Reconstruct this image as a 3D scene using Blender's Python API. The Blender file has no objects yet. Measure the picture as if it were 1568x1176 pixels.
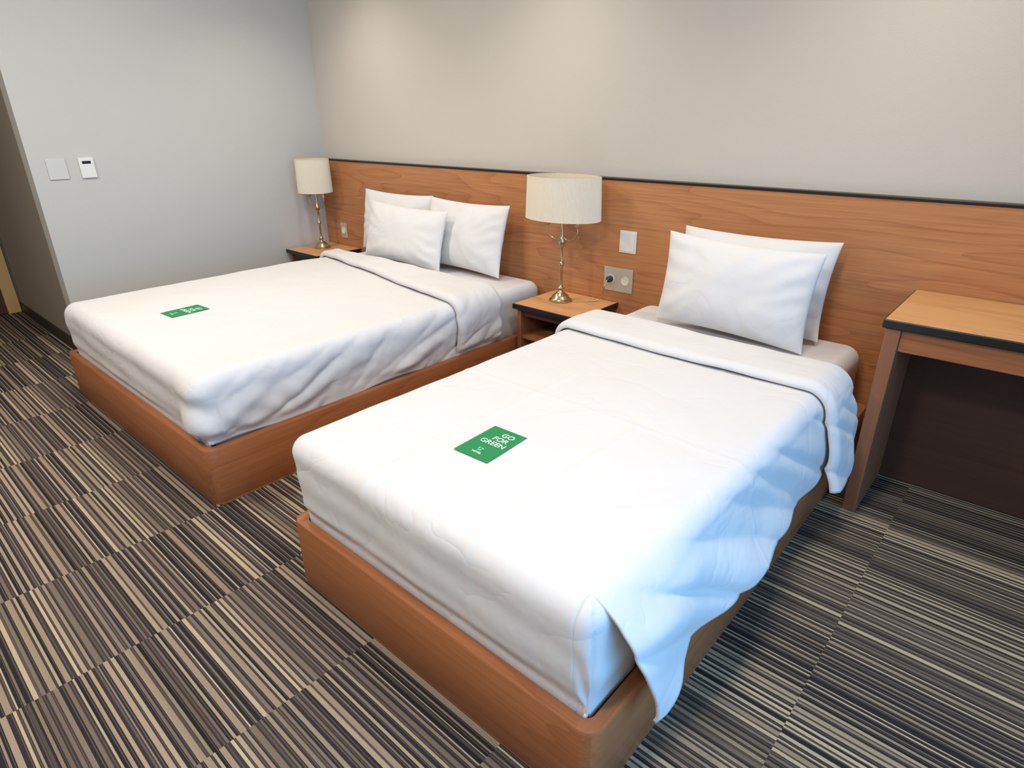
import bpy, bmesh, math, random
from mathutils import Vector, Matrix, noise
random.seed(4)
sc=bpy.context.scene
try: sc.view_settings.view_transform='Standard'
except Exception: pass

# ---------------------------------------------------------------- helpers
def lin(c):
    return tuple(((v/255)/12.92 if v/255<=.04045 else ((v/255+.055)/1.055)**2.4) for v in c)+(1.0,)
def new_mat(name,col,rough=.6,metal=0.0,bump=None,spec=None):
    m=bpy.data.materials.new(name);m.use_nodes=True
    nt=m.node_tree;b=nt.nodes['Principled BSDF']
    b.inputs['Base Color'].default_value=lin(col);b.inputs['Roughness'].default_value=rough
    b.inputs['Metallic'].default_value=metal
    if spec is not None: b.inputs['Specular IOR Level'].default_value=spec
    if bump:
        sc_,st,dist=bump
        tc=nt.nodes.new('ShaderNodeTexCoord');n=nt.nodes.new('ShaderNodeTexNoise')
        n.inputs['Scale'].default_value=sc_;n.inputs['Detail'].default_value=6
        bp=nt.nodes.new('ShaderNodeBump');bp.inputs['Strength'].default_value=st;bp.inputs['Distance'].default_value=dist
        nt.links.new(tc.outputs['Object'],n.inputs['Vector']);nt.links.new(n.outputs['Fac'],bp.inputs['Height'])
        nt.links.new(bp.outputs['Normal'],b.inputs['Normal'])
    return m
def ramp(nt,stops,const=False):
    r=nt.nodes.new('ShaderNodeValToRGB');cr=r.color_ramp
    if const: cr.interpolation='CONSTANT'
    cr.elements[0].position=stops[0][0];cr.elements[0].color=lin(stops[0][1])
    cr.elements[1].position=stops[-1][0];cr.elements[1].color=lin(stops[-1][1])
    for p,c in stops[1:-1]:
        e=cr.elements.new(p);e.color=lin(c)
    return r
def math_node(nt,op,a,b=None):
    n=nt.nodes.new('ShaderNodeMath');n.operation=op
    for i,v in enumerate((a,b)):
        if v is None: continue
        if isinstance(v,(int,float)): n.inputs[i].default_value=v
        else: nt.links.new(v,n.inputs[i])
    return n.outputs[0]
def cotton(name,col,amt=.5):
    """cotton with soft crumple creases"""
    m=bpy.data.materials.new(name);m.use_nodes=True;nt=m.node_tree;b=nt.nodes['Principled BSDF']
    b.inputs['Base Color'].default_value=lin(col);b.inputs['Roughness'].default_value=.9;b.inputs['Specular IOR Level'].default_value=.06
    tc=nt.nodes.new('ShaderNodeTexCoord')
    n=nt.nodes.new('ShaderNodeTexNoise');n.inputs['Scale'].default_value=3.2;n.inputs['Detail'].default_value=3;n.inputs['Roughness'].default_value=.55;n.inputs['Distortion'].default_value=.6
    nt.links.new(tc.outputs['Object'],n.inputs['Vector'])
    a=math_node(nt,'ABSOLUTE',math_node(nt,'SUBTRACT',n.outputs['Fac'],.5))
    a=math_node(nt,'POWER',math_node(nt,'ADD',a,.002),.6)
    n2=nt.nodes.new('ShaderNodeTexNoise');n2.inputs['Scale'].default_value=16;n2.inputs['Detail'].default_value=3;n2.inputs['Distortion'].default_value=.4
    nt.links.new(tc.outputs['Object'],n2.inputs['Vector'])
    h=math_node(nt,'ADD',a,math_node(nt,'MULTIPLY',n2.outputs['Fac'],.25))
    bp=nt.nodes.new('ShaderNodeBump');bp.inputs['Strength'].default_value=amt;bp.inputs['Distance'].default_value=.012
    nt.links.new(h,bp.inputs['Height']);nt.links.new(bp.outputs['Normal'],b.inputs['Normal'])
    return m
def wood(name,dark,light,grain='x',rough=.42,rings=9,streak=.5,ringamt=.22):
    """grain runs along axis `grain`"""
    m=bpy.data.materials.new(name);m.use_nodes=True;nt=m.node_tree;b=nt.nodes['Principled BSDF']
    b.inputs['Roughness'].default_value=rough;b.inputs['Specular IOR Level'].default_value=.35
    tc=nt.nodes.new('ShaderNodeTexCoord')
    def mp(sl,sa):
        k=nt.nodes.new('ShaderNodeMapping');s={'x':(sl,sa,sa),'y':(sa,sl,sa),'z':(sa,sa,sl)}[grain]
        k.inputs['Scale'].default_value=s;nt.links.new(tc.outputs['Object'],k.inputs['Vector']);return k.outputs[0]
    n1=nt.nodes.new('ShaderNodeTexNoise');n1.inputs['Scale'].default_value=1;n1.inputs['Detail'].default_value=2;n1.inputs['Roughness'].default_value=.35
    nt.links.new(mp(.6,5.0),n1.inputs['Vector'])
    v=math_node(nt,'MULTIPLY',n1.outputs['Fac'],rings)
    fr=math_node(nt,'FRACT',v)
    pw=math_node(nt,'POWER',fr,4.0)
    n2=nt.nodes.new('ShaderNodeTexNoise');n2.inputs['Scale'].default_value=1;n2.inputs['Detail'].default_value=5
    nt.links.new(mp(3,120),n2.inputs['Vector'])
    mixv=math_node(nt,'ADD',math_node(nt,'MULTIPLY',pw,ringamt),math_node(nt,'MULTIPLY',n2.outputs['Fac'],streak))
    n3=nt.nodes.new('ShaderNodeTexNoise');n3.inputs['Scale'].default_value=1;n3.inputs['Detail'].default_value=1
    nt.links.new(mp(.5,1.5),n3.inputs['Vector'])
    mixv=math_node(nt,'ADD',mixv,math_node(nt,'MULTIPLY',n3.outputs['Fac'],.3))
    r=ramp(nt,[(.15,light),(.85,dark)])
    nt.links.new(mixv,r.inputs[0]);nt.links.new(r.outputs[0],b.inputs['Base Color'])
    bp=nt.nodes.new('ShaderNodeBump');bp.inputs['Strength'].default_value=.08;bp.inputs['Distance'].default_value=.002
    nt.links.new(n2.outputs['Fac'],bp.inputs['Height']);nt.links.new(bp.outputs['Normal'],b.inputs['Normal'])
    return m
def obj(name,verts,faces,mat,smooth=False,parent=None,mats=None,fm=None):
    me=bpy.data.meshes.new(name);me.from_pydata([tuple(v) for v in verts],[],faces);me.update()
    o=bpy.data.objects.new(name,me);sc.collection.objects.link(o)
    for m in (mats or [mat]): me.materials.append(m)
    if fm: 
        for p,i in zip(me.polygons,fm): p.material_index=i
    if smooth:
        for p in me.polygons: p.use_smooth=True
    if parent: o.parent=parent
    return o
def box(name,a,b,mat,bev=0.0,parent=None,seg=2):
    x0,y0,z0=a;x1,y1,z1=b
    v=[(x0,y0,z0),(x1,y0,z0),(x1,y1,z0),(x0,y1,z0),(x0,y0,z1),(x1,y0,z1),(x1,y1,z1),(x0,y1,z1)]
    f=[(0,3,2,1),(4,5,6,7),(0,1,5,4),(1,2,6,5),(2,3,7,6),(3,0,4,7)]
    o=obj(name,v,f,mat,parent=parent)
    if bev>0:
        bm=bmesh.new();bm.from_mesh(o.data)
        bmesh.ops.bevel(bm,geom=bm.edges[:],offset=bev,segments=seg,affect='EDGES',profile=.5)
        bm.to_mesh(o.data);bm.free()
        for p in o.data.polygons: p.use_smooth=True
        md=o.modifiers.new('wn','WEIGHTED_NORMAL');md.keep_sharp=True
    return o
def empty(name):
    e=bpy.data.objects.new(name,None);e.empty_display_size=.1;sc.collection.objects.link(e);return e
def rrect(x0,y0,x1,y1,r,n=8):
    pts=[]
    for cx,cy,a0 in ((x1-r,y1-r,0),(x0+r,y1-r,90),(x0+r,y0+r,180),(x1-r,y0+r,270)):
        for i in range(n+1):
            a=math.radians(a0+90*i/n);pts.append((cx+r*math.cos(a),cy+r*math.sin(a)))
    return pts
def loft(name,loops,mat,cap0=True,cap1=True,smooth=False,parent=None,fmf=None,mats=None):
    n=len(loops[0]);v=[p for l in loops for p in l];f=[];fm=[]
    for k in range(len(loops)-1):
        for i in range(n):
            j=(i+1)%n;f.append((k*n+i,k*n+j,(k+1)*n+j,(k+1)*n+i));fm.append(fmf(k) if fmf else 0)
    if cap0: f.append(tuple(range(n-1,-1,-1)));fm.append(fmf(-1) if fmf else 0)
    if cap1: f.append(tuple((len(loops)-1)*n+i for i in range(n)));fm.append(fmf(len(loops)-1) if fmf else 0)
    return obj(name,v,f,mat,smooth,parent,mats,fm)
def autosmooth(o,ang=35):
    for p in o.data.polygons: p.use_smooth=True
    bm=bmesh.new();bm.from_mesh(o.data)
    for e in bm.edges:
        if len(e.link_faces)==2 and e.calc_face_angle(0)>math.radians(ang): e.smooth=False
    bm.to_mesh(o.data);bm.free()
def lathe(name,prof,mat,loc,n=48,parent=None,sx=1,sy=1):
    v=[];f=[]
    for r,z in prof:
        for i in range(n):
            a=2*math.pi*i/n;v.append((loc[0]+r*sx*math.cos(a),loc[1]+r*sy*math.sin(a),loc[2]+z))
    for k in range(len(prof)-1):
        for i in range(n):
            j=(i+1)%n;f.append((k*n+i,k*n+j,(k+1)*n+j,(k+1)*n+i))
    f.append(tuple(range(n-1,-1,-1)));f.append(tuple((len(prof)-1)*n+i for i in range(n)))
    o=obj(name,v,f,mat,parent=parent);autosmooth(o,40);return o
def tube(name,pts,r,mat,parent=None,res=6):
    cu=bpy.data.curves.new(name,'CURVE');cu.dimensions='3D';cu.bevel_depth=r;cu.bevel_resolution=4;cu.resolution_u=res
    s=cu.splines.new('BEZIER');s.bezier_points.add(len(pts)-1)
    for b,p in zip(s.bezier_points,pts):
        b.co=p;b.handle_left_type=b.handle_right_type='AUTO'
    o=bpy.data.objects.new(name,cu);sc.collection.objects.link(o);cu.materials.append(mat)
    if parent:o.parent=parent
    return o
def fb(x,y,z=0,s=1): return noise.noise(Vector((x*s,y*s,z*s)))

# ---------------------------------------------------------------- materials
M_wallR=new_mat('wallpaper_warm_grey',(208,201,190),.85,bump=(160,.25,.002),spec=.2)
M_wallL=new_mat('wallpaper_cool_grey',(200,199,194),.85,bump=(160,.25,.002),spec=.2)
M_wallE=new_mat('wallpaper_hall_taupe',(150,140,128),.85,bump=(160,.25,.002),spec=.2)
M_ceil=new_mat('ceiling_paint',(225,222,216),.9)
M_base=new_mat('dark_baseboard',(52,42,38),.5)
M_wood=wood('cherry_panel',(146,90,56),(210,148,98),'x',.42,12,.62,.18)
M_frame=wood('bed_frame_wood_x',(130,74,44),(186,118,74),'x',.42,7,.6,.16)
M_framey=wood('bed_frame_wood_y',(130,74,44),(186,118,74),'y',.42,7,.6,.16)
M_desk=wood('desk_top_wood',(190,132,84),(230,178,122),'x',.38,10,.55,.2)
M_leg=wood('desk_leg_wood',(122,76,54),(160,106,74),'z',.45,4,.5)
M_backshade=wood('back_wood_painted_shade',(66,44,36),(88,60,48),'x',.5,4,.4)  # wood darkened so its colour carries the shade under the desk
M_black=new_mat('black_edge_band',(26,24,24),.35)
M_cloth=cotton('white_cotton',(222,220,219),.55)
M_pcloth=cotton('pillow_cotton',(226,224,223),.45)
M_sheet=new_mat('sheet_cotton',(222,221,222),.85,spec=.12)
M_board=new_mat('bed_base_board',(176,180,184),.7)
M_metal=new_mat('antique_nickel_brass',(196,178,142),.25,1.0)
M_plate=new_mat('white_plastic',(232,232,228),.35)
M_metalplate=new_mat('metal_wall_plate',(200,194,184),.4,.3)
M_wplate=new_mat('grey_blank_plate',(206,207,203),.5)
M_dark=new_mat('dark_plastic',(20,20,22),.3)
M_green=new_mat('green_card',(8,134,76),.5)
M_text=new_mat('card_print',(235,245,236),.5)
M_door=wood('door_wood',(70,40,26),(104,62,40),'z',.45)
M_jamb=new_mat('door_casing_yellow',(210,172,108),.5)
M_frameW=new_mat('window_frame_white',(220,220,220),.5)
M_shade=bpy.data.materials.new('cream_pleated_fabric');M_shade.use_nodes=True
b=M_shade.node_tree.nodes['Principled BSDF'];b.inputs['Base Color'].default_value=lin((250,243,226));b.inputs['Roughness'].default_value=.9
tr=M_shade.node_tree.nodes.new('ShaderNodeBsdfTranslucent');tr.inputs[0].default_value=lin((252,242,220))
mx=M_shade.node_tree.nodes.new('ShaderNodeMixShader');mx.inputs[0].default_value=.3
nt=M_shade.node_tree;nt.links.new(b.outputs[0],mx.inputs[1]);nt.links.new(tr.outputs[0],mx.inputs[2]);nt.links.new(mx.outputs[0],nt.nodes['Material Output'].inputs[0])

# carpet
M_carpet=bpy.data.materials.new('striped_carpet_tile');M_carpet.use_nodes=True
nt=M_carpet.node_tree;b=nt.nodes['Principled BSDF'];b.inputs['Roughness'].default_value=.95;b.inputs['Specular IOR Level'].default_value=.1
tc=nt.nodes.new('ShaderNodeTexCoord');sp=nt.nodes.new('ShaderNodeSeparateXYZ');nt.links.new(tc.outputs['Object'],sp.inputs[0])
TX=.5
col=math_node(nt,'FLOOR',math_node(nt,'DIVIDE',math_node(nt,'ADD',sp.outputs[0],.17),TX))
wn=nt.nodes.new('ShaderNodeTexWhiteNoise');wn.noise_dimensions='2D'
cb=nt.nodes.new('ShaderNodeCombineXYZ');nt.links.new(col,cb.inputs[0]);cb.inputs[1].default_value=7.3
nt.links.new(cb.outputs[0],wn.inputs['Vector'])
offs=math_node(nt,'MULTIPLY',wn.outputs['Value'],40.0)
yc=math_node(nt,'ADD',math_node(nt,'MULTIPLY',sp.outputs[1],52.0),offs)     # stripe pairs per metre
n1=nt.nodes.new('ShaderNodeTexNoise');n1.noise_dimensions='1D';n1.inputs['Scale'].default_value=.8;n1.inputs['Detail'].default_value=1
nt.links.new(yc,n1.inputs['W'])
yw=math_node(nt,'ADD',yc,math_node(nt,'MULTIPLY',n1.outputs['Fac'],1.0))
cell=math_node(nt,'FLOOR',yw)
frc=math_node(nt,'FRACT',yw)
wn2=nt.nodes.new('ShaderNodeTexWhiteNoise');wn2.noise_dimensions='1D';nt.links.new(cell,wn2.inputs['W'])
wn3=nt.nodes.new('ShaderNodeTexWhiteNoise');wn3.noise_dimensions='1D';nt.links.new(math_node(nt,'ADD',cell,77.7),wn3.inputs['W'])
thr=math_node(nt,'ADD',math_node(nt,'MULTIPLY',wn3.outputs['Value'],.34),.26)
par=math_node(nt,'LESS_THAN',frc,thr)
# a thin mid-brown pin line inside the dark part
pin=math_node(nt,'MULTIPLY',math_node(nt,'GREATER_THAN',frc,.74),math_node(nt,'LESS_THAN',frc,.86))
rl=ramp(nt,[(0,(120,106,92)),(.18,(152,135,113)),(.42,(190,172,143)),(.72,(166,149,124)),(.9,(128,114,98))],True)
rd=ramp(nt,[(0,(48,45,46)),(.4,(57,52,52)),(.7,(68,61,58)),(.92,(90,80,72))],True)
nt.links.new(wn2.outputs['Value'],rl.inputs[0]);nt.links.new(wn3.outputs['Value'],rd.inputs[0])
mixp=nt.nodes.new('ShaderNodeMix');mixp.data_type='RGBA';nt.links.new(math_node(nt,'MULTIPLY',pin,.8),mixp.inputs[0]);nt.links.new(rd.outputs[0],mixp.inputs[6]);mixp.inputs[7].default_value=lin((100,90,80))
mix=nt.nodes.new('ShaderNodeMix');mix.data_type='RGBA';nt.links.new(par,mix.inputs[0]);nt.links.new(mixp.outputs[2],mix.inputs[6]);nt.links.new(rl.outputs[0],mix.inputs[7])
n2=nt.nodes.new('ShaderNodeTexNoise');n2.noise_dimensions='1D';n2.inputs['Scale'].default_value=.22;n2.inputs['Detail'].default_value=0
nt.links.new(yc,n2.inputs['W'])
n3=nt.nodes.new('ShaderNodeTexNoise');n3.inputs['Scale'].default_value=350;n3.inputs['Detail'].default_value=3
nt.links.new(tc.outputs['Object'],n3.inputs['Vector'])
mval=math_node(nt,'ADD',math_node(nt,'MULTIPLY',n2.outputs['Fac'],.7),math_node(nt,'MULTIPLY',n3.outputs['Fac'],.8))
mval=math_node(nt,'ADD',mval,.16)
vm=nt.nodes.new('ShaderNodeVectorMath');vm.operation='SCALE';nt.links.new(mix.outputs[2],vm.inputs[0]);nt.links.new(mval,vm.inputs['Scale'])
nt.links.new(vm.outputs[0],b.inputs['Base Color'])
bp=nt.nodes.new('ShaderNodeBump');bp.inputs['Strength'].default_value=.5;bp.inputs['Distance'].default_value=.004
nt.links.new(n3.outputs['Fac'],bp.inputs['Height']);nt.links.new(bp.outputs['Normal'],b.inputs['Normal'])

# ---------------------------------------------------------------- room
CH=2.6; XR=6.2; YF=-5.2; XL=-1.52; YE=-1.88
box('floor',(XL-.3,YF-.1,-.1),(XR+.1,.15,0),M_carpet)
box('ceiling',(XL-.3,YF-.1,CH),(XR+.1,.15,CH+.1),M_ceil)
box('wall_back',(-.1,.05,0),(XR+.1,.15,CH),M_wallR)
box('wall_left',(-.12,YE,0),(0,.05,CH),M_wallL)
box('wall_entry',(XL,YE,0),(-.12,YE+.12,CH),M_wallE)
box('baseboard_entry',(XL,YE-.012,0),(0.0,YE,.07),M_base)
box('wall_hall',(XL-.12,YF,0),(XL,YE+.12,CH),M_wallE)
box('wall_front',(XL-.1,YF-.1,0),(XR+.1,YF,CH),M_wallR)
d=empty('door_1')
XD=XL+.004
box('casing_side',(XD,YE-.10,0),(XD+.03,YE-.015,2.1),M_jamb,.004,d)
box('casing_side_b',(XD,YE-1.08,0),(XD+.03,YE-1.0,2.1),M_jamb,.004,d)
box('casing_top',(XD,YE-1.08,2.1),(XD+.03,YE-.015,2.18),M_jamb,.004,d)
box('leaf',(XD,YE-1.0,0.005),(XD+.015,YE-.10,2.1),M_door,.002,d)
wy0,wy1,wz0,wz1=-3.4,-1.1,.3,2.1
box('wall_right_low',(XR,YF,0),(XR+.1,.05,wz0),M_wallR)
box('wall_right_high',(XR,YF,wz1),(XR+.1,.05,CH),M_wallR)
box('wall_right_near',(XR,YF,wz0),(XR+.1,wy0,wz1),M_wallR)
box('wall_right_far',(XR,wy1,wz0),(XR+.1,.05,wz1),M_wallR)
w=empty('window_1')
wm=(wy0+wy1)/2
for i,(a,b_) in enumerate([((XR,wy0,wz0),(XR+.06,wy1,wz0+.05)),((XR,wy0,wz1-.05),(XR+.06,wy1,wz1)),((XR,wy0,wz0),(XR+.06,wy0+.05,wz1)),((XR,wy1-.05,wz0),(XR+.06,wy1,wz1)),((XR,wm-.03,wz0),(XR+.06,wm+.03,wz1))]):
    box('window_bar_%d'%i,a,b_,M_frameW,parent=w)

hb=empty('headboard')
HB=1.107
box('panel',(0.004,0.0,0),(XR-.02,.048,HB-.012),M_wood,parent=hb)
box('cap',(0.004,-.004,HB-.012),(XR-.02,.048,HB),M_black,.002,hb)

# ---------------------------------------------------------------- beds
def bed_frame(x0,x1,L,h,par):
    r=.045;t=.035
    y0,y1=-L,-.004
    def L_(dx,rr,z): return [(p[0],p[1],z) for p in rrect(x0+dx,y0+dx,x1-dx,y1-dx,rr)]
    loops=[L_(.006,r-.006,0),L_(.006,r-.006,.012),L_(0,r,.02),L_(0,r,h-.008),L_(.003,r-.003,h-.002),L_(.009,r-.009,h),L_(t-.006,.028,h),L_(t,.022,h-.005),L_(t,.022,h-.05)]
    o=loft('frame',loops,None,True,True,parent=par,mats=[M_frame,M_framey,M_board],fmf=lambda k:2 if k==8 else 0)
    for p in o.data.polygons:
        if p.material_index==2: continue
        if abs(p.normal.x)>.7: p.material_index=1
        elif p.normal.z>.7:
            c=p.center
            if c.x<x0+.05 or c.x>x1-.05: p.material_index=1
    autosmooth(o,40)
def mattress(x0,x1,y0,y1,z0,z1,par):
    def L_(dx,rr,z): return [(p[0],p[1],z) for p in rrect(x0+dx,y0+dx,x1-dx,y1-dx,rr,10)]
    r=.07
    loops=[L_(.02,r,z0),L_(.0,r,z0+.03)]
    for i in range(1,5):
        loops.append(L_(0,r,z0+.03+(z1-z0-.09)*i/4))
    for i in range(1,7):
        a=math.pi/2*i/6;loops.append(L_(.05*(1-math.cos(a)),max(.02,r-.05*(1-math.cos(a))),z1-.06+.05*math.sin(a)+.01*(i/6)))
    return loft('mattress',loops,M_sheet,True,True,smooth=True,parent=par)
def sstep(a,b,x):
    t=max(0,min(1,(x-a)/(b-a)));return t*t*(3-2*t)

def duvet(name,P,patch=False):
    """cloth grid draped over a mattress: top + foot face + side drapes + folded-over head band.
       patch=True builds only the tucked corner piece that sits under the loose side flap."""
    xl,xr,yf,yh,zt,r=P['xl'],P['xr'],P['yf'],P['yh'],P['zt'],P['r']
    arc=r*math.pi/2
    w=xr-xl-2*r
    def edge(a,flare):
        if a<=0: return 0.,0.
        if a<arc: ph=a/r;return r*math.sin(ph),r*(1-math.cos(ph))
        return r+flare*(a-arc),r+(a-arc)
    ns_top=P.get('nt',110);ns_d=44
    S=[('L',1-i/ns_d) for i in range(ns_d)]+[('T',i/ns_top) for i in range(ns_top+1)]+[('R',(i+1)/ns_d) for i in range(ns_d)]
    fold=P['fold'];ht=P.get('gap',.022)
    nf=44;nl=200;nc=8;nb=26
    T=[('F',1-i/nf) for i in range(nf)]+[('M',i/nl) for i in range(nl+1)]+[('C',(i+1)/nc) for i in range(nc)]+[('B',(i+1)/nb) for i in range(nb)]
    if patch:
        S=[('T',1.0)]+[('R',(i+1)/ns_d) for i in range(ns_d)]
        T=[('F',1-i/nf) for i in range(nf)]+[('M',i/nl) for i in range(0,26)]
    V=[];info=[]
    for tk,tv in T:
        for sk,sv in S:
            s01 = sv if sk=='T' else (0 if sk=='L' else 1)
            yhead=yh(s01)
            ystart=yf+r
            ay=0;lift=0;layer=0
            if tk=='F': ay=tv*(P['footdrop']+arc-r);y=ystart
            elif tk=='M': y=ystart+(yhead-ystart)*tv
            elif tk=='C':
                ph=math.pi*tv;y=yhead+ht/2*math.sin(ph);lift=ht/2*(1-math.cos(ph));layer=lift/ht
            else:
                y=yhead-fold(s01)*tv;lift=ht*(1-.75*max(0,(tv-.9)/.1)**2);layer=1
            ax=0;x=xl+r+w*s01
            side=0
            if sk=='L': ax=sv*(P['leftdrop']+arc-r);side=-1;flare=.0
            elif sk=='R':
                D=P['footdrop'] if patch else P['rightdrop'](y,layer)
                ax=sv*(D+arc-r);side=1;flare=P['footflare'] if patch else P['flare'](y,layer)
            px,py,pz=x,y,zt
            if ax>0 and ay>0:
                a=max(ax,ay);m=math.hypot(ax,ay);cx,cy=ax/m,ay/m
                fl=P['footflare']
                o_,d_=edge(a,fl)
                px+=side*o_*cx;py-=o_*cy;pz-=d_
                k=min(1,a/arc)*math.pi/2
                nx,ny,nz=side*cx*math.sin(k),-cy*math.sin(k),math.cos(k)
                dep=d_
            elif ax>0:
                o_,d_=edge(ax,flare);px+=side*o_;pz-=d_
                k=min(1,ax/arc)*math.pi/2;nx,ny,nz=side*math.sin(k),0,math.cos(k);dep=d_
            elif ay>0:
                o_,d_=edge(ay,P['footflare']);py-=o_;pz-=d_
                k=min(1,ay/arc)*math.pi/2;nx,ny,nz=0,-math.sin(k),math.cos(k);dep=d_
            else: nx,ny,nz=0,0,1;dep=0
            px+=nx*lift;pz+=nz*lift
            tkk='F' if patch else tk
            disp=P['wr'](px,py,pz,sk,tkk,s01,dep,layer,ax,ay)
            if patch and sk=='R': disp-=.004*min(1,ax/.02)*(0 if ay>ax else 1)
            q=[px+nx*disp,py+ny*disp,pz+nz*disp]
            if P.get('post'): q=P['post'](q,sk,tkk,dep,layer)
            V.append(q);info.append((ax,ay,side))
    n=len(S);F=[]
    for j in range(len(T)-1):
        for i in range(n-1):
            q=(j*n+i,j*n+i+1,(j+1)*n+i+1,(j+1)*n+i)
            if P.get('cut') and not patch and info[q[0]][1]>0 and info[q[1]][2]==1: continue
            F.append(q)
    o=obj(name,V,F,M_cloth,True,P['parent'])
    md=o.modifiers.new('thick','SOLIDIFY');md.thickness=P.get('thick',.008);md.offset=-1
    return o

# single bed (right)
bR=empty('bed')
bed_frame(2.941,4.092,2.1,.244,bR)
mattress(2.99,4.03,-2.04,-.02,.20,.505,bR)
def crease(v,c,w): return math.exp(-((v-c)/w)**2)
def wrR(x,y,z,sk,tk,s,dep,layer,ax,ay):
    d=.006*fb(x,y,0,2.0)+.002*fb(x,y,3,7)
    if tk in('M','F'): d+=.0022*(crease(x,3.33,.007)+crease(x,3.72,.007))*(1 if sk=='T' else 0)+(.002*crease(y,-1.35,.007))
    if sk=='R' and tk!='F':
        k=sstep(.0,.28,dep)
        q=y*.8-dep*1.5
        d+=k*(.016*math.sin(q*7+2*fb(0,y,1,2))+.012)+k*.010*fb(y,dep,2,5)
        # long diagonal folds sweeping down toward the foot
        u=y*1.0-dep*1.7
        n_=fb(u*1.0,dep*.25,8,5.2)
        d+=sstep(.0,.10,dep)*.034*(abs(n_)**.85-.12)
    if tk=='F':
        k=min(1,dep/.1);d+=k*(.006*fb(x,z,7,5)+.0015*math.sin(z*60+x*3))
        if sk=='R': d+=k*.005*math.sin(z*45+ax*20)*min(1,ax/.1)
    if layer>0: d+=.005*fb(x,y,9,7)
    return d
def postR(q,sk,tk,dep,layer):
    if sk=='R' and tk!='F':
        f=sstep(-1.6,-2.03,q[1])
        q[0]+=f*.045*sstep(0,.12,dep)
        q[1]+=f*.06*sstep(.04,.3,dep)
        if q[2]<.262: q[0]=max(q[0],4.106+.01*layer)
        g=sstep(-.62,-.53,q[1])
        q[0]+=g*(min(q[0],4.143)-q[0])
    elif tk=='F':
        k=sstep(.31,.25,q[2])
        q[0]+=k*(min(q[0],4.048)-q[0]);q[1]+=k*(max(q[1],-2.056)-q[1])
    return q
def hr(y,layer):
    f=sstep(-1.6,-2.05,y)
    return .285+.008*math.sin(y*5+1)+.025*f+(.055 if layer>.5 else .055*layer*2)
PR=dict(xl=2.955,xr=4.075,yf=-2.085,yh=lambda s:-.50-.02*s,zt=.535,r=.055,fold=lambda s:.24,gap=.03,
   leftdrop=.28,rightdrop=hr,footdrop=.315,footflare=-.06,flare=lambda y,l:.18+.04*l,wr=wrR,cut=True,post=postR,parent=bR)
duvet('duvet',PR)
duvet('duvet_tucked_corner',PR,True)
# double bed (left)
bL=empty('bed.001')
bed_frame(.648,2.334,2.1,.244,bL)
mattress(.70,2.28,-2.045,-.02,.20,.50,bL)
def wrL(x,y,z,sk,tk,s,dep,layer,ax,ay):
    d=.010*fb(x,y,0,1.8)+.0035*fb(x,y,3,6)
    if sk=='R' or (sk=='T' and s>.90):
        k=sstep(-.05,.17,dep)*(1 if sk=='R' else sstep(.90,1,s))
        q=y*.7+dep*1.1
        d+=k*(.014*fb(y,dep,2,6)+.008*math.sin(q*9+3*fb(0,y,1,2)))
        n_=fb(q,dep*.6,5,7)
        d+=k*.036*(abs(n_)**.85-.12)+k*.005*fb(y,dep,11,20)
        e=sstep(-1.5,-2.05,y)
        d+=e*k*(.012+.006*math.sin((y-dep*.7)*45+3*fb(y,dep,4,5)))
    if tk=='F':
        k=min(1,dep/.1);d+=k*(.007*fb(x,z,7,5)+.002*math.sin(z*60+x*3))
    if layer>0: d+=.006*fb(x,y,9,6)
    return d
def postL(q,sk,tk,dep,layer):
    k=sstep(.30,.25,q[2])
    q[0]+=k*(min(q[0],2.294)-q[0]);q[1]+=k*(max(q[1],-2.06)-q[1])
    return q
duvet('duvet',dict(xl=.675,xr=2.30,yf=-2.08,yh=lambda s:-.40-.06*s,zt=.516,r=.07,fold=lambda s:.10+.2*s,gap=.035,nt=140,
   leftdrop=.26,rightdrop=lambda y,l:.30-.03*math.sin(y*4)**2,footdrop=.30,footflare=-.05,flare=lambda y,l:-.02,wr=wrL,post=postL,parent=bL))

# pillows
def pillow(name,w,h,th,loc,rx,ry=0,rz=0,seed=0):
    n=48;V=[];F=[]
    def pt(u,v,sg):
        au,av=abs(u),abs(v)
        X=u*w/2*(1-.05*(1-v*v));Y=v*h/2*(1-.07*(1-u*u))
        e=((1-au**2.6)*(1-av**2.6))
        Z=sg*th/2*max(0,e)**.55
        k=min(1,4*max(0,e))
        wr=.009*fb(X+seed,Y,sg,5)*k+.004*fb(X+seed,Y,sg*2,13)*k
        ed=(1-e)
        wr+=k*ed*.0045*math.sin(14*math.atan2(v,u)+seed+6*fb(X,Y,seed,5))
        return (X,Y,Z+sg*wr)
    for sg in (1,-1):
        for j in range(n+1):
            for i in range(n+1):
                u=-1+2*i/n;v=-1+2*j/n
                u=math.sin(u*math.pi/2);v=math.sin(v*math.pi/2)
                V.append(pt(u,v,sg))
    N=(n+1)**2
    for j in range(n):
        for i in range(n):
            a=j*(n+1)+i
            F.append((a,a+1,a+n+2,a+n+1));F.append((N+a,N+a+n+1,N+a+n+2,N+a+1))
    o=obj(name,V,F,M_pcloth,True)
    bm=bmesh.new();bm.from_mesh(o.data);bmesh.ops.remove_doubles(bm,verts=bm.verts[:],dist=.0004);bm.to_mesh(o.data);bm.free()
    for p in o.data.polygons:p.use_smooth=True
    o.matrix_world=Matrix.Translation(loc)@Matrix.Rotation(rz,4,'Z')@Matrix.Rotation(rx,4,'X')@Matrix.Rotation(ry,4,'Z')
    return o
R=math.radians
pillow('pillow',.69,.41,.15,(3.535,-.13,.726),R(77),0,0,1)
pillow('pillow.001',.67,.40,.15,(3.54,-.305,.721),R(83),R(-1.5),R(-1),2)
pillow('pillow.002',.73,.42,.14,(1.035,-.105,.722),R(80),0,0,3)
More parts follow.
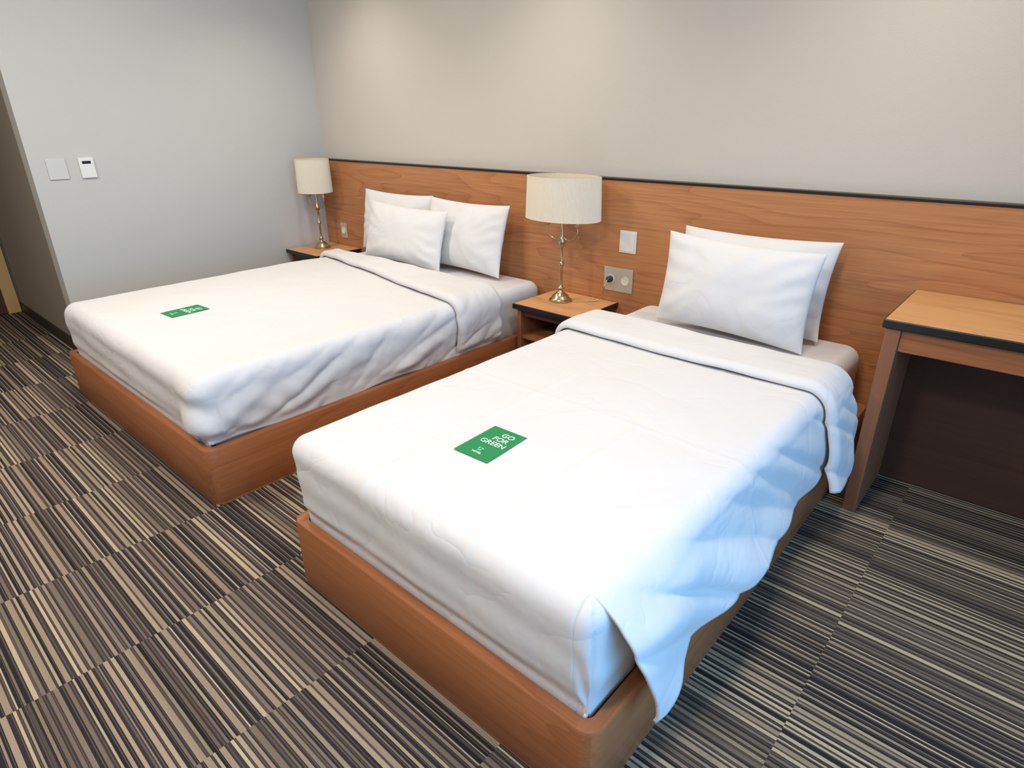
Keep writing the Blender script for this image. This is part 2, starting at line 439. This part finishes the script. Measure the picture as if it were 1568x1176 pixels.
pillow('pillow.003',.71,.42,.15,(1.74,-.14,.722),R(76),0,R(-2),4)
pillow('pillow.004',.76,.37,.15,(1.33,-.28,.700),R(76),R(-1),R(0),5)

# green cards
def card(name,cx,cy,zt,wr,w,h,rot):
    z=zt+max(wr(cx+i*w/4,cy+j*h/4,zt,'T','M',.5,0,0,0,0) for i in range(-2,3) for j in range(-2,3))+.0003
    e=empty(name)
    box('paper',(-w/2,-h/2,0),(w/2,h/2,.0006),M_green,parent=e)
    def txt(s,x,y,size,al='CENTER'):
        cu=bpy.data.curves.new('print','FONT');cu.body=s;cu.size=size;cu.align_x=al;cu.extrude=.0001;cu.offset=.0003
        o=bpy.data.objects.new('print',cu);sc.collection.objects.link(o);o.location=(x,y,.0008);cu.materials.append(M_text);o.parent=e
    txt('GO',.016,h*.27,h*.16);txt('FOR',.010,h*.115,h*.16);txt('GREEN',.004,-h*.04,h*.16)
    # leaf / swirl logo
    for k in range(3):
        a0=k*2.1
        tube('print_logo_%d'%k,[(-.002+.010*math.cos(a0+t*.5)*(1-.12*t),-h*.24+.008*math.sin(a0+t*.5)*(1-.12*t),.0008) for t in range(4)],.0010,M_text,e)
    txt('HOTEL',0,-h*.37,h*.06)
    e.location=(cx,cy,z);e.rotation_euler=(0,0,rot)
card('notice_card',3.455,-1.715,.535,wrR,.125,.18,R(2))
card('notice_card.001',1.335,-1.70,.516,wrL,.125,.19,R(4))

# ---------------------------------------------------------------- nightstands
def nightstand(name,x0,x1,y0):
    e=empty(name);zt=.46
    box('side_a',(x0+.02,y0+.02,0),(x0+.045,-.006,zt-.03),M_leg,.002,e)
    box('side_b',(x1-.045,y0+.02,0),(x1-.02,-.006,zt-.03),M_leg,.002,e)
    box('back',(x0+.045,-.02,.06),(x1-.045,-.006,zt-.03),M_backshade,.001,e)
    box('shelf',(x0+.045,y0+.03,.26),(x1-.045,-.02,.28),M_leg,.001,e)
    box('bottom',(x0+.045,y0+.03,.06),(x1-.045,-.02,.08),M_leg,.001,e)
    box('apron',(x0+.045,y0+.035,zt-.07),(x1-.045,y0+.05,zt-.03),M_backshade,.001,e)
    box('top_edge',(x0,y0,zt-.03),(x1,-.004,zt-.001),M_black,.003,e)
    box('top',(x0+.006,y0+.006,zt-.01),(x1-.006,-.006,zt),M_desk,.001,e)
    return e
nightstand('nightstand',2.365,2.80,-.39)
nightstand('nightstand.001',.015,.45,-.40)

# ---------------------------------------------------------------- lamps
def lamp(name,x,y,sa,sb,zb,shade_z0,shade_z1):
    e=empty(name);z=zb
    H=shade_z0-zb
    prof=[(.062,0),(.064,.004),(.063,.010),(.056,.014),(.050,.020),(.044,.030),(.034,.040),(.022,.048),(.014,.054),(.012,.062),(.018,.068),(.018,.074),(.010,.082),(.008,.095),
          (.0075,H*.42),(.013,H*.44),(.015,H*.46),(.012,H*.48),(.0075,H*.50),(.007,H*.66),(.012,H*.68),(.020,H*.72),(.021,H*.74),(.012,H*.78),(.008,H*.83),(.008,H+.05),(.014,H+.06),(.014,H+.11),(.004,H+.115)]
    lathe('stem',prof,M_metal,(x,y,z),40,e)
    for k,sg in enumerate((-1,1)):
        zz=zb+H*.87
        tube('arm_%d'%k,[(x,y,zz-.03),(x+sg*.03,y,zz-.05),(x+sg*.075,y,zz-.04),(x+sg*.10,y,zz-.005),(x+sg*.10,y,zz+.02)],.0035,M_metal,e)
        lathe('candle_cup_%d'%k,[(.002,0),(.014,.004),(.019,.012),(.018,.014),(.009,.014),(.009,.06),(.002,.062)],M_metal,(x+sg*.10,y,zz+.015),24,e)
    n=480;V=[];F=[]
    rows=[0,.012,.013,.5,.987,.988,1.0]
    for k,t in enumerate(rows):
        zz=shade_z0+(shade_z1-shade_z0)*t
        for i in range(n):
            a=2*math.pi*i/n
            f=1-.04*t
            pl=(.0013 if i%3==0 else -.0005) if 1<k<5 else .001
            V.append((x+(sa*f+pl)*math.cos(a),y+(sb*f+pl)*math.sin(a),zz))
    for k in range(len(rows)-1):
        for i in range(n):
            j=(i+1)%n;F.append((k*n+i,k*n+j,(k+1)*n+j,(k+1)*n+i))
    o=obj('shade',V,F,M_shade,False,e)
    md=o.modifiers.new('t','SOLIDIFY');md.thickness=.003
    zt=shade_z1-.03
    tube('spider_a',[(x-sa*.94,y,zt),(x,y,zt),(x+sa*.94,y,zt)],.0015,M_metal,e)
    tube('spider_b',[(x,y-sb*.94,zt),(x,y,zt),(x,y+sb*.94,zt)],.0015,M_metal,e)
    lathe('finial',[(.002,-.14),(.003,0),(.008,.004),(.002,.012)],M_metal,(x,y,zt),20,e)
    return e
lamp('table_lamp',2.535,-.18,.22,.15,.46,.905,1.118)
lamp('table_lamp.001',.20,-.19,.13,.125,.46,.88,1.118)

# ---------------------------------------------------------------- desk
dk=empty('desk')
DX0,DX1,DY=4.151,5.55,-.51;DZ=.765
box('top_edge',(DX0,DY,DZ-.032),(DX1,-.004,DZ-.001),M_black,.004,dk)
box('top',(DX0+.005,DY+.006,DZ-.012),(DX1-.005,-.006,DZ),M_desk,.001,dk)
box('side_panel_a',(DX0+.012,DY+.008,0),(DX0+.058,-.006,DZ-.032),M_leg,.003,dk)
box('side_panel_b',(DX1-.058,DY+.008,0),(DX1-.012,-.006,DZ-.032),M_leg,.003,dk)
box('apron',(DX0+.058,DY+.02,DZ-.11),(DX1-.058,DY+.04,DZ-.032),M_frame,.002,dk)
box('back_panel',(DX0+.058,-.13,0.0),(DX1-.058,-.11,DZ-.032),M_backshade,.002,dk)  # panel added in a dark tone for the shadowed space below the top

# ---------------------------------------------------------------- wall plates
def plate(name,a,b_,mat): 
    e=empty(name);box('plate',a,b_,mat,.002,e);return e
e=plate('light_switch',(2.785,-.008,.735),(2.885,-.001,.85),M_plate)
box('rocker',(2.795,-.011,.745),(2.875,-.008,.84),M_plate,.001,e)
def outlet(name,x0,x1,z0,z1,k):
    e=plate(name,(x0,-.008,z0),(x1,-.001,z1),M_metalplate)
    for i in range(k):
        cx=x0+(x1-x0)*(i+.5)/k;cz=(z0+z1)/2
        o=lathe('socket_%d'%i,[(.024,0),(.024,.003),(.019,.003),(.017,.0005),(.001,.0005)],M_plate,(0,0,0),28,e)
        o.matrix_world=Matrix.Translation((cx,-.008,cz))@Matrix.Rotation(R(90),4,'X')
    return e
M_plug=new_mat('dark_plug',(60,52,44),.4)
e=outlet('power_outlet',2.70,2.88,.52,.65,2)
o=lathe('plug',[(.017,0),(.017,.02),(.010,.03),(.004,.034)],M_plug,(0,0,0),24,e);o.matrix_world=Matrix.Translation((2.745,-.0115,.585))@Matrix.Rotation(R(90),4,'X')
tube('cord',[(2.745,-.044,.585),(2.74,-.065,.54),(2.71,-.06,.475),(2.67,-.10,.464),(2.60,-.16,.464)],.0035,M_metal,e)
outlet('power_outlet.001',.205,.285,.52,.635,1)
e=plate('blank_wall_plate',(0.001,-1.80,1.07),(.007,-1.70,1.185),M_wplate)
e=plate('thermostat',(0.001,-1.635,1.07),(.012,-1.555,1.185),M_plate)
box('display',(.012,-1.618,1.150),(.013,-1.572,1.166),M_dark,0,e)

# ---------------------------------------------------------------- lights
def area(name,loc,rot,sx,sy,power,col):
    l=bpy.data.lights.new(name,'AREA');l.shape='RECTANGLE';l.size=sx;l.size_y=sy;l.energy=power;l.color=col
    o=bpy.data.objects.new(name,l);sc.collection.objects.link(o);o.location=loc;o.rotation_euler=rot;return o
M_em=bpy.data.materials.new('fixture_glow');M_em.use_nodes=True
bb=M_em.node_tree.nodes['Principled BSDF'];bb.inputs['Emission Color'].default_value=(1,.88,.7,1);bb.inputs['Emission Strength'].default_value=4
def downlight(k,lx,ly,p,kind):
    e=empty('ceiling_downlight' if k==0 else 'ceiling_downlight.%03d'%k)
    lathe('trim_ring',[(.09,0),(.09,-.006),(.07,-.008),(.07,-.001)],M_plate,(lx,ly,CH-.001),32,e)
    lathe('lens',[(.068,-.002),(.068,-.004)],M_em,(lx,ly,CH-.005),32,e)
    if kind=='A':
        a=area('lamp_%d'%k,(lx,ly,CH-.03),(0,0,0),.35,.35,p,(1,.93,.835))
    else:
        l=bpy.data.lights.new('spot_%d'%k,'SPOT');l.energy=p;l.color=(1,.92,.81);l.spot_size=R(115);l.spot_blend=.9;l.shadow_soft_size=.07
        a=bpy.data.objects.new('spot_%d'%k,l);sc.collection.objects.link(a);a.location=(lx,ly,CH-.03)
    a.parent=e
for k,a in enumerate([(1.4,-1.5,19,'A'),(3.9,-1.5,16,'A'),(1.3,-3.2,38,'A'),(3.7,-3.2,34,'A'),(5.4,-3.9,13,'A'),(.75,-.50,33,'S'),(2.4,-.50,33,'S'),(4.05,-.50,33,'S')]):
    downlight(k,*a)
sky=area('window_skylight',(XR+.2,wm,(wz0+wz1)/2+.1),(0,R(72),0),wz1-wz0,wy1-wy0,44,(.15,.51,1.0))
sky.data.spread=R(120)
wd=bpy.data.worlds.new('world');sc.world=wd;wd.use_nodes=True
wd.node_tree.nodes['Background'].inputs[0].default_value=(.6,.75,1,1);wd.node_tree.nodes['Background'].inputs[1].default_value=.2

# ---------------------------------------------------------------- camera
def rotm(yaw,pitch,roll):
    f=Vector((math.sin(yaw)*math.cos(pitch),math.cos(yaw)*math.cos(pitch),-math.sin(pitch)))
    r=Vector((math.cos(yaw),-math.sin(yaw),0));u=r.cross(f)
    return r*math.cos(roll)+u*math.sin(roll),-r*math.sin(roll)+u*math.cos(roll),f
r_,u_,f_=rotm(-.7262,.4101,-.0052)
cam=bpy.data.cameras.new('camera');co=bpy.data.objects.new('camera',cam);sc.collection.objects.link(co)
cam.sensor_width=36;cam.sensor_fit='HORIZONTAL';cam.lens=36*941.66/1568;cam.clip_start=.02
co.matrix_world=Matrix(((r_.x,u_.x,-f_.x,4.5341),(r_.y,u_.y,-f_.y,-2.8385),(r_.z,u_.z,-f_.z,1.3981),(0,0,0,1)))
sc.camera=co
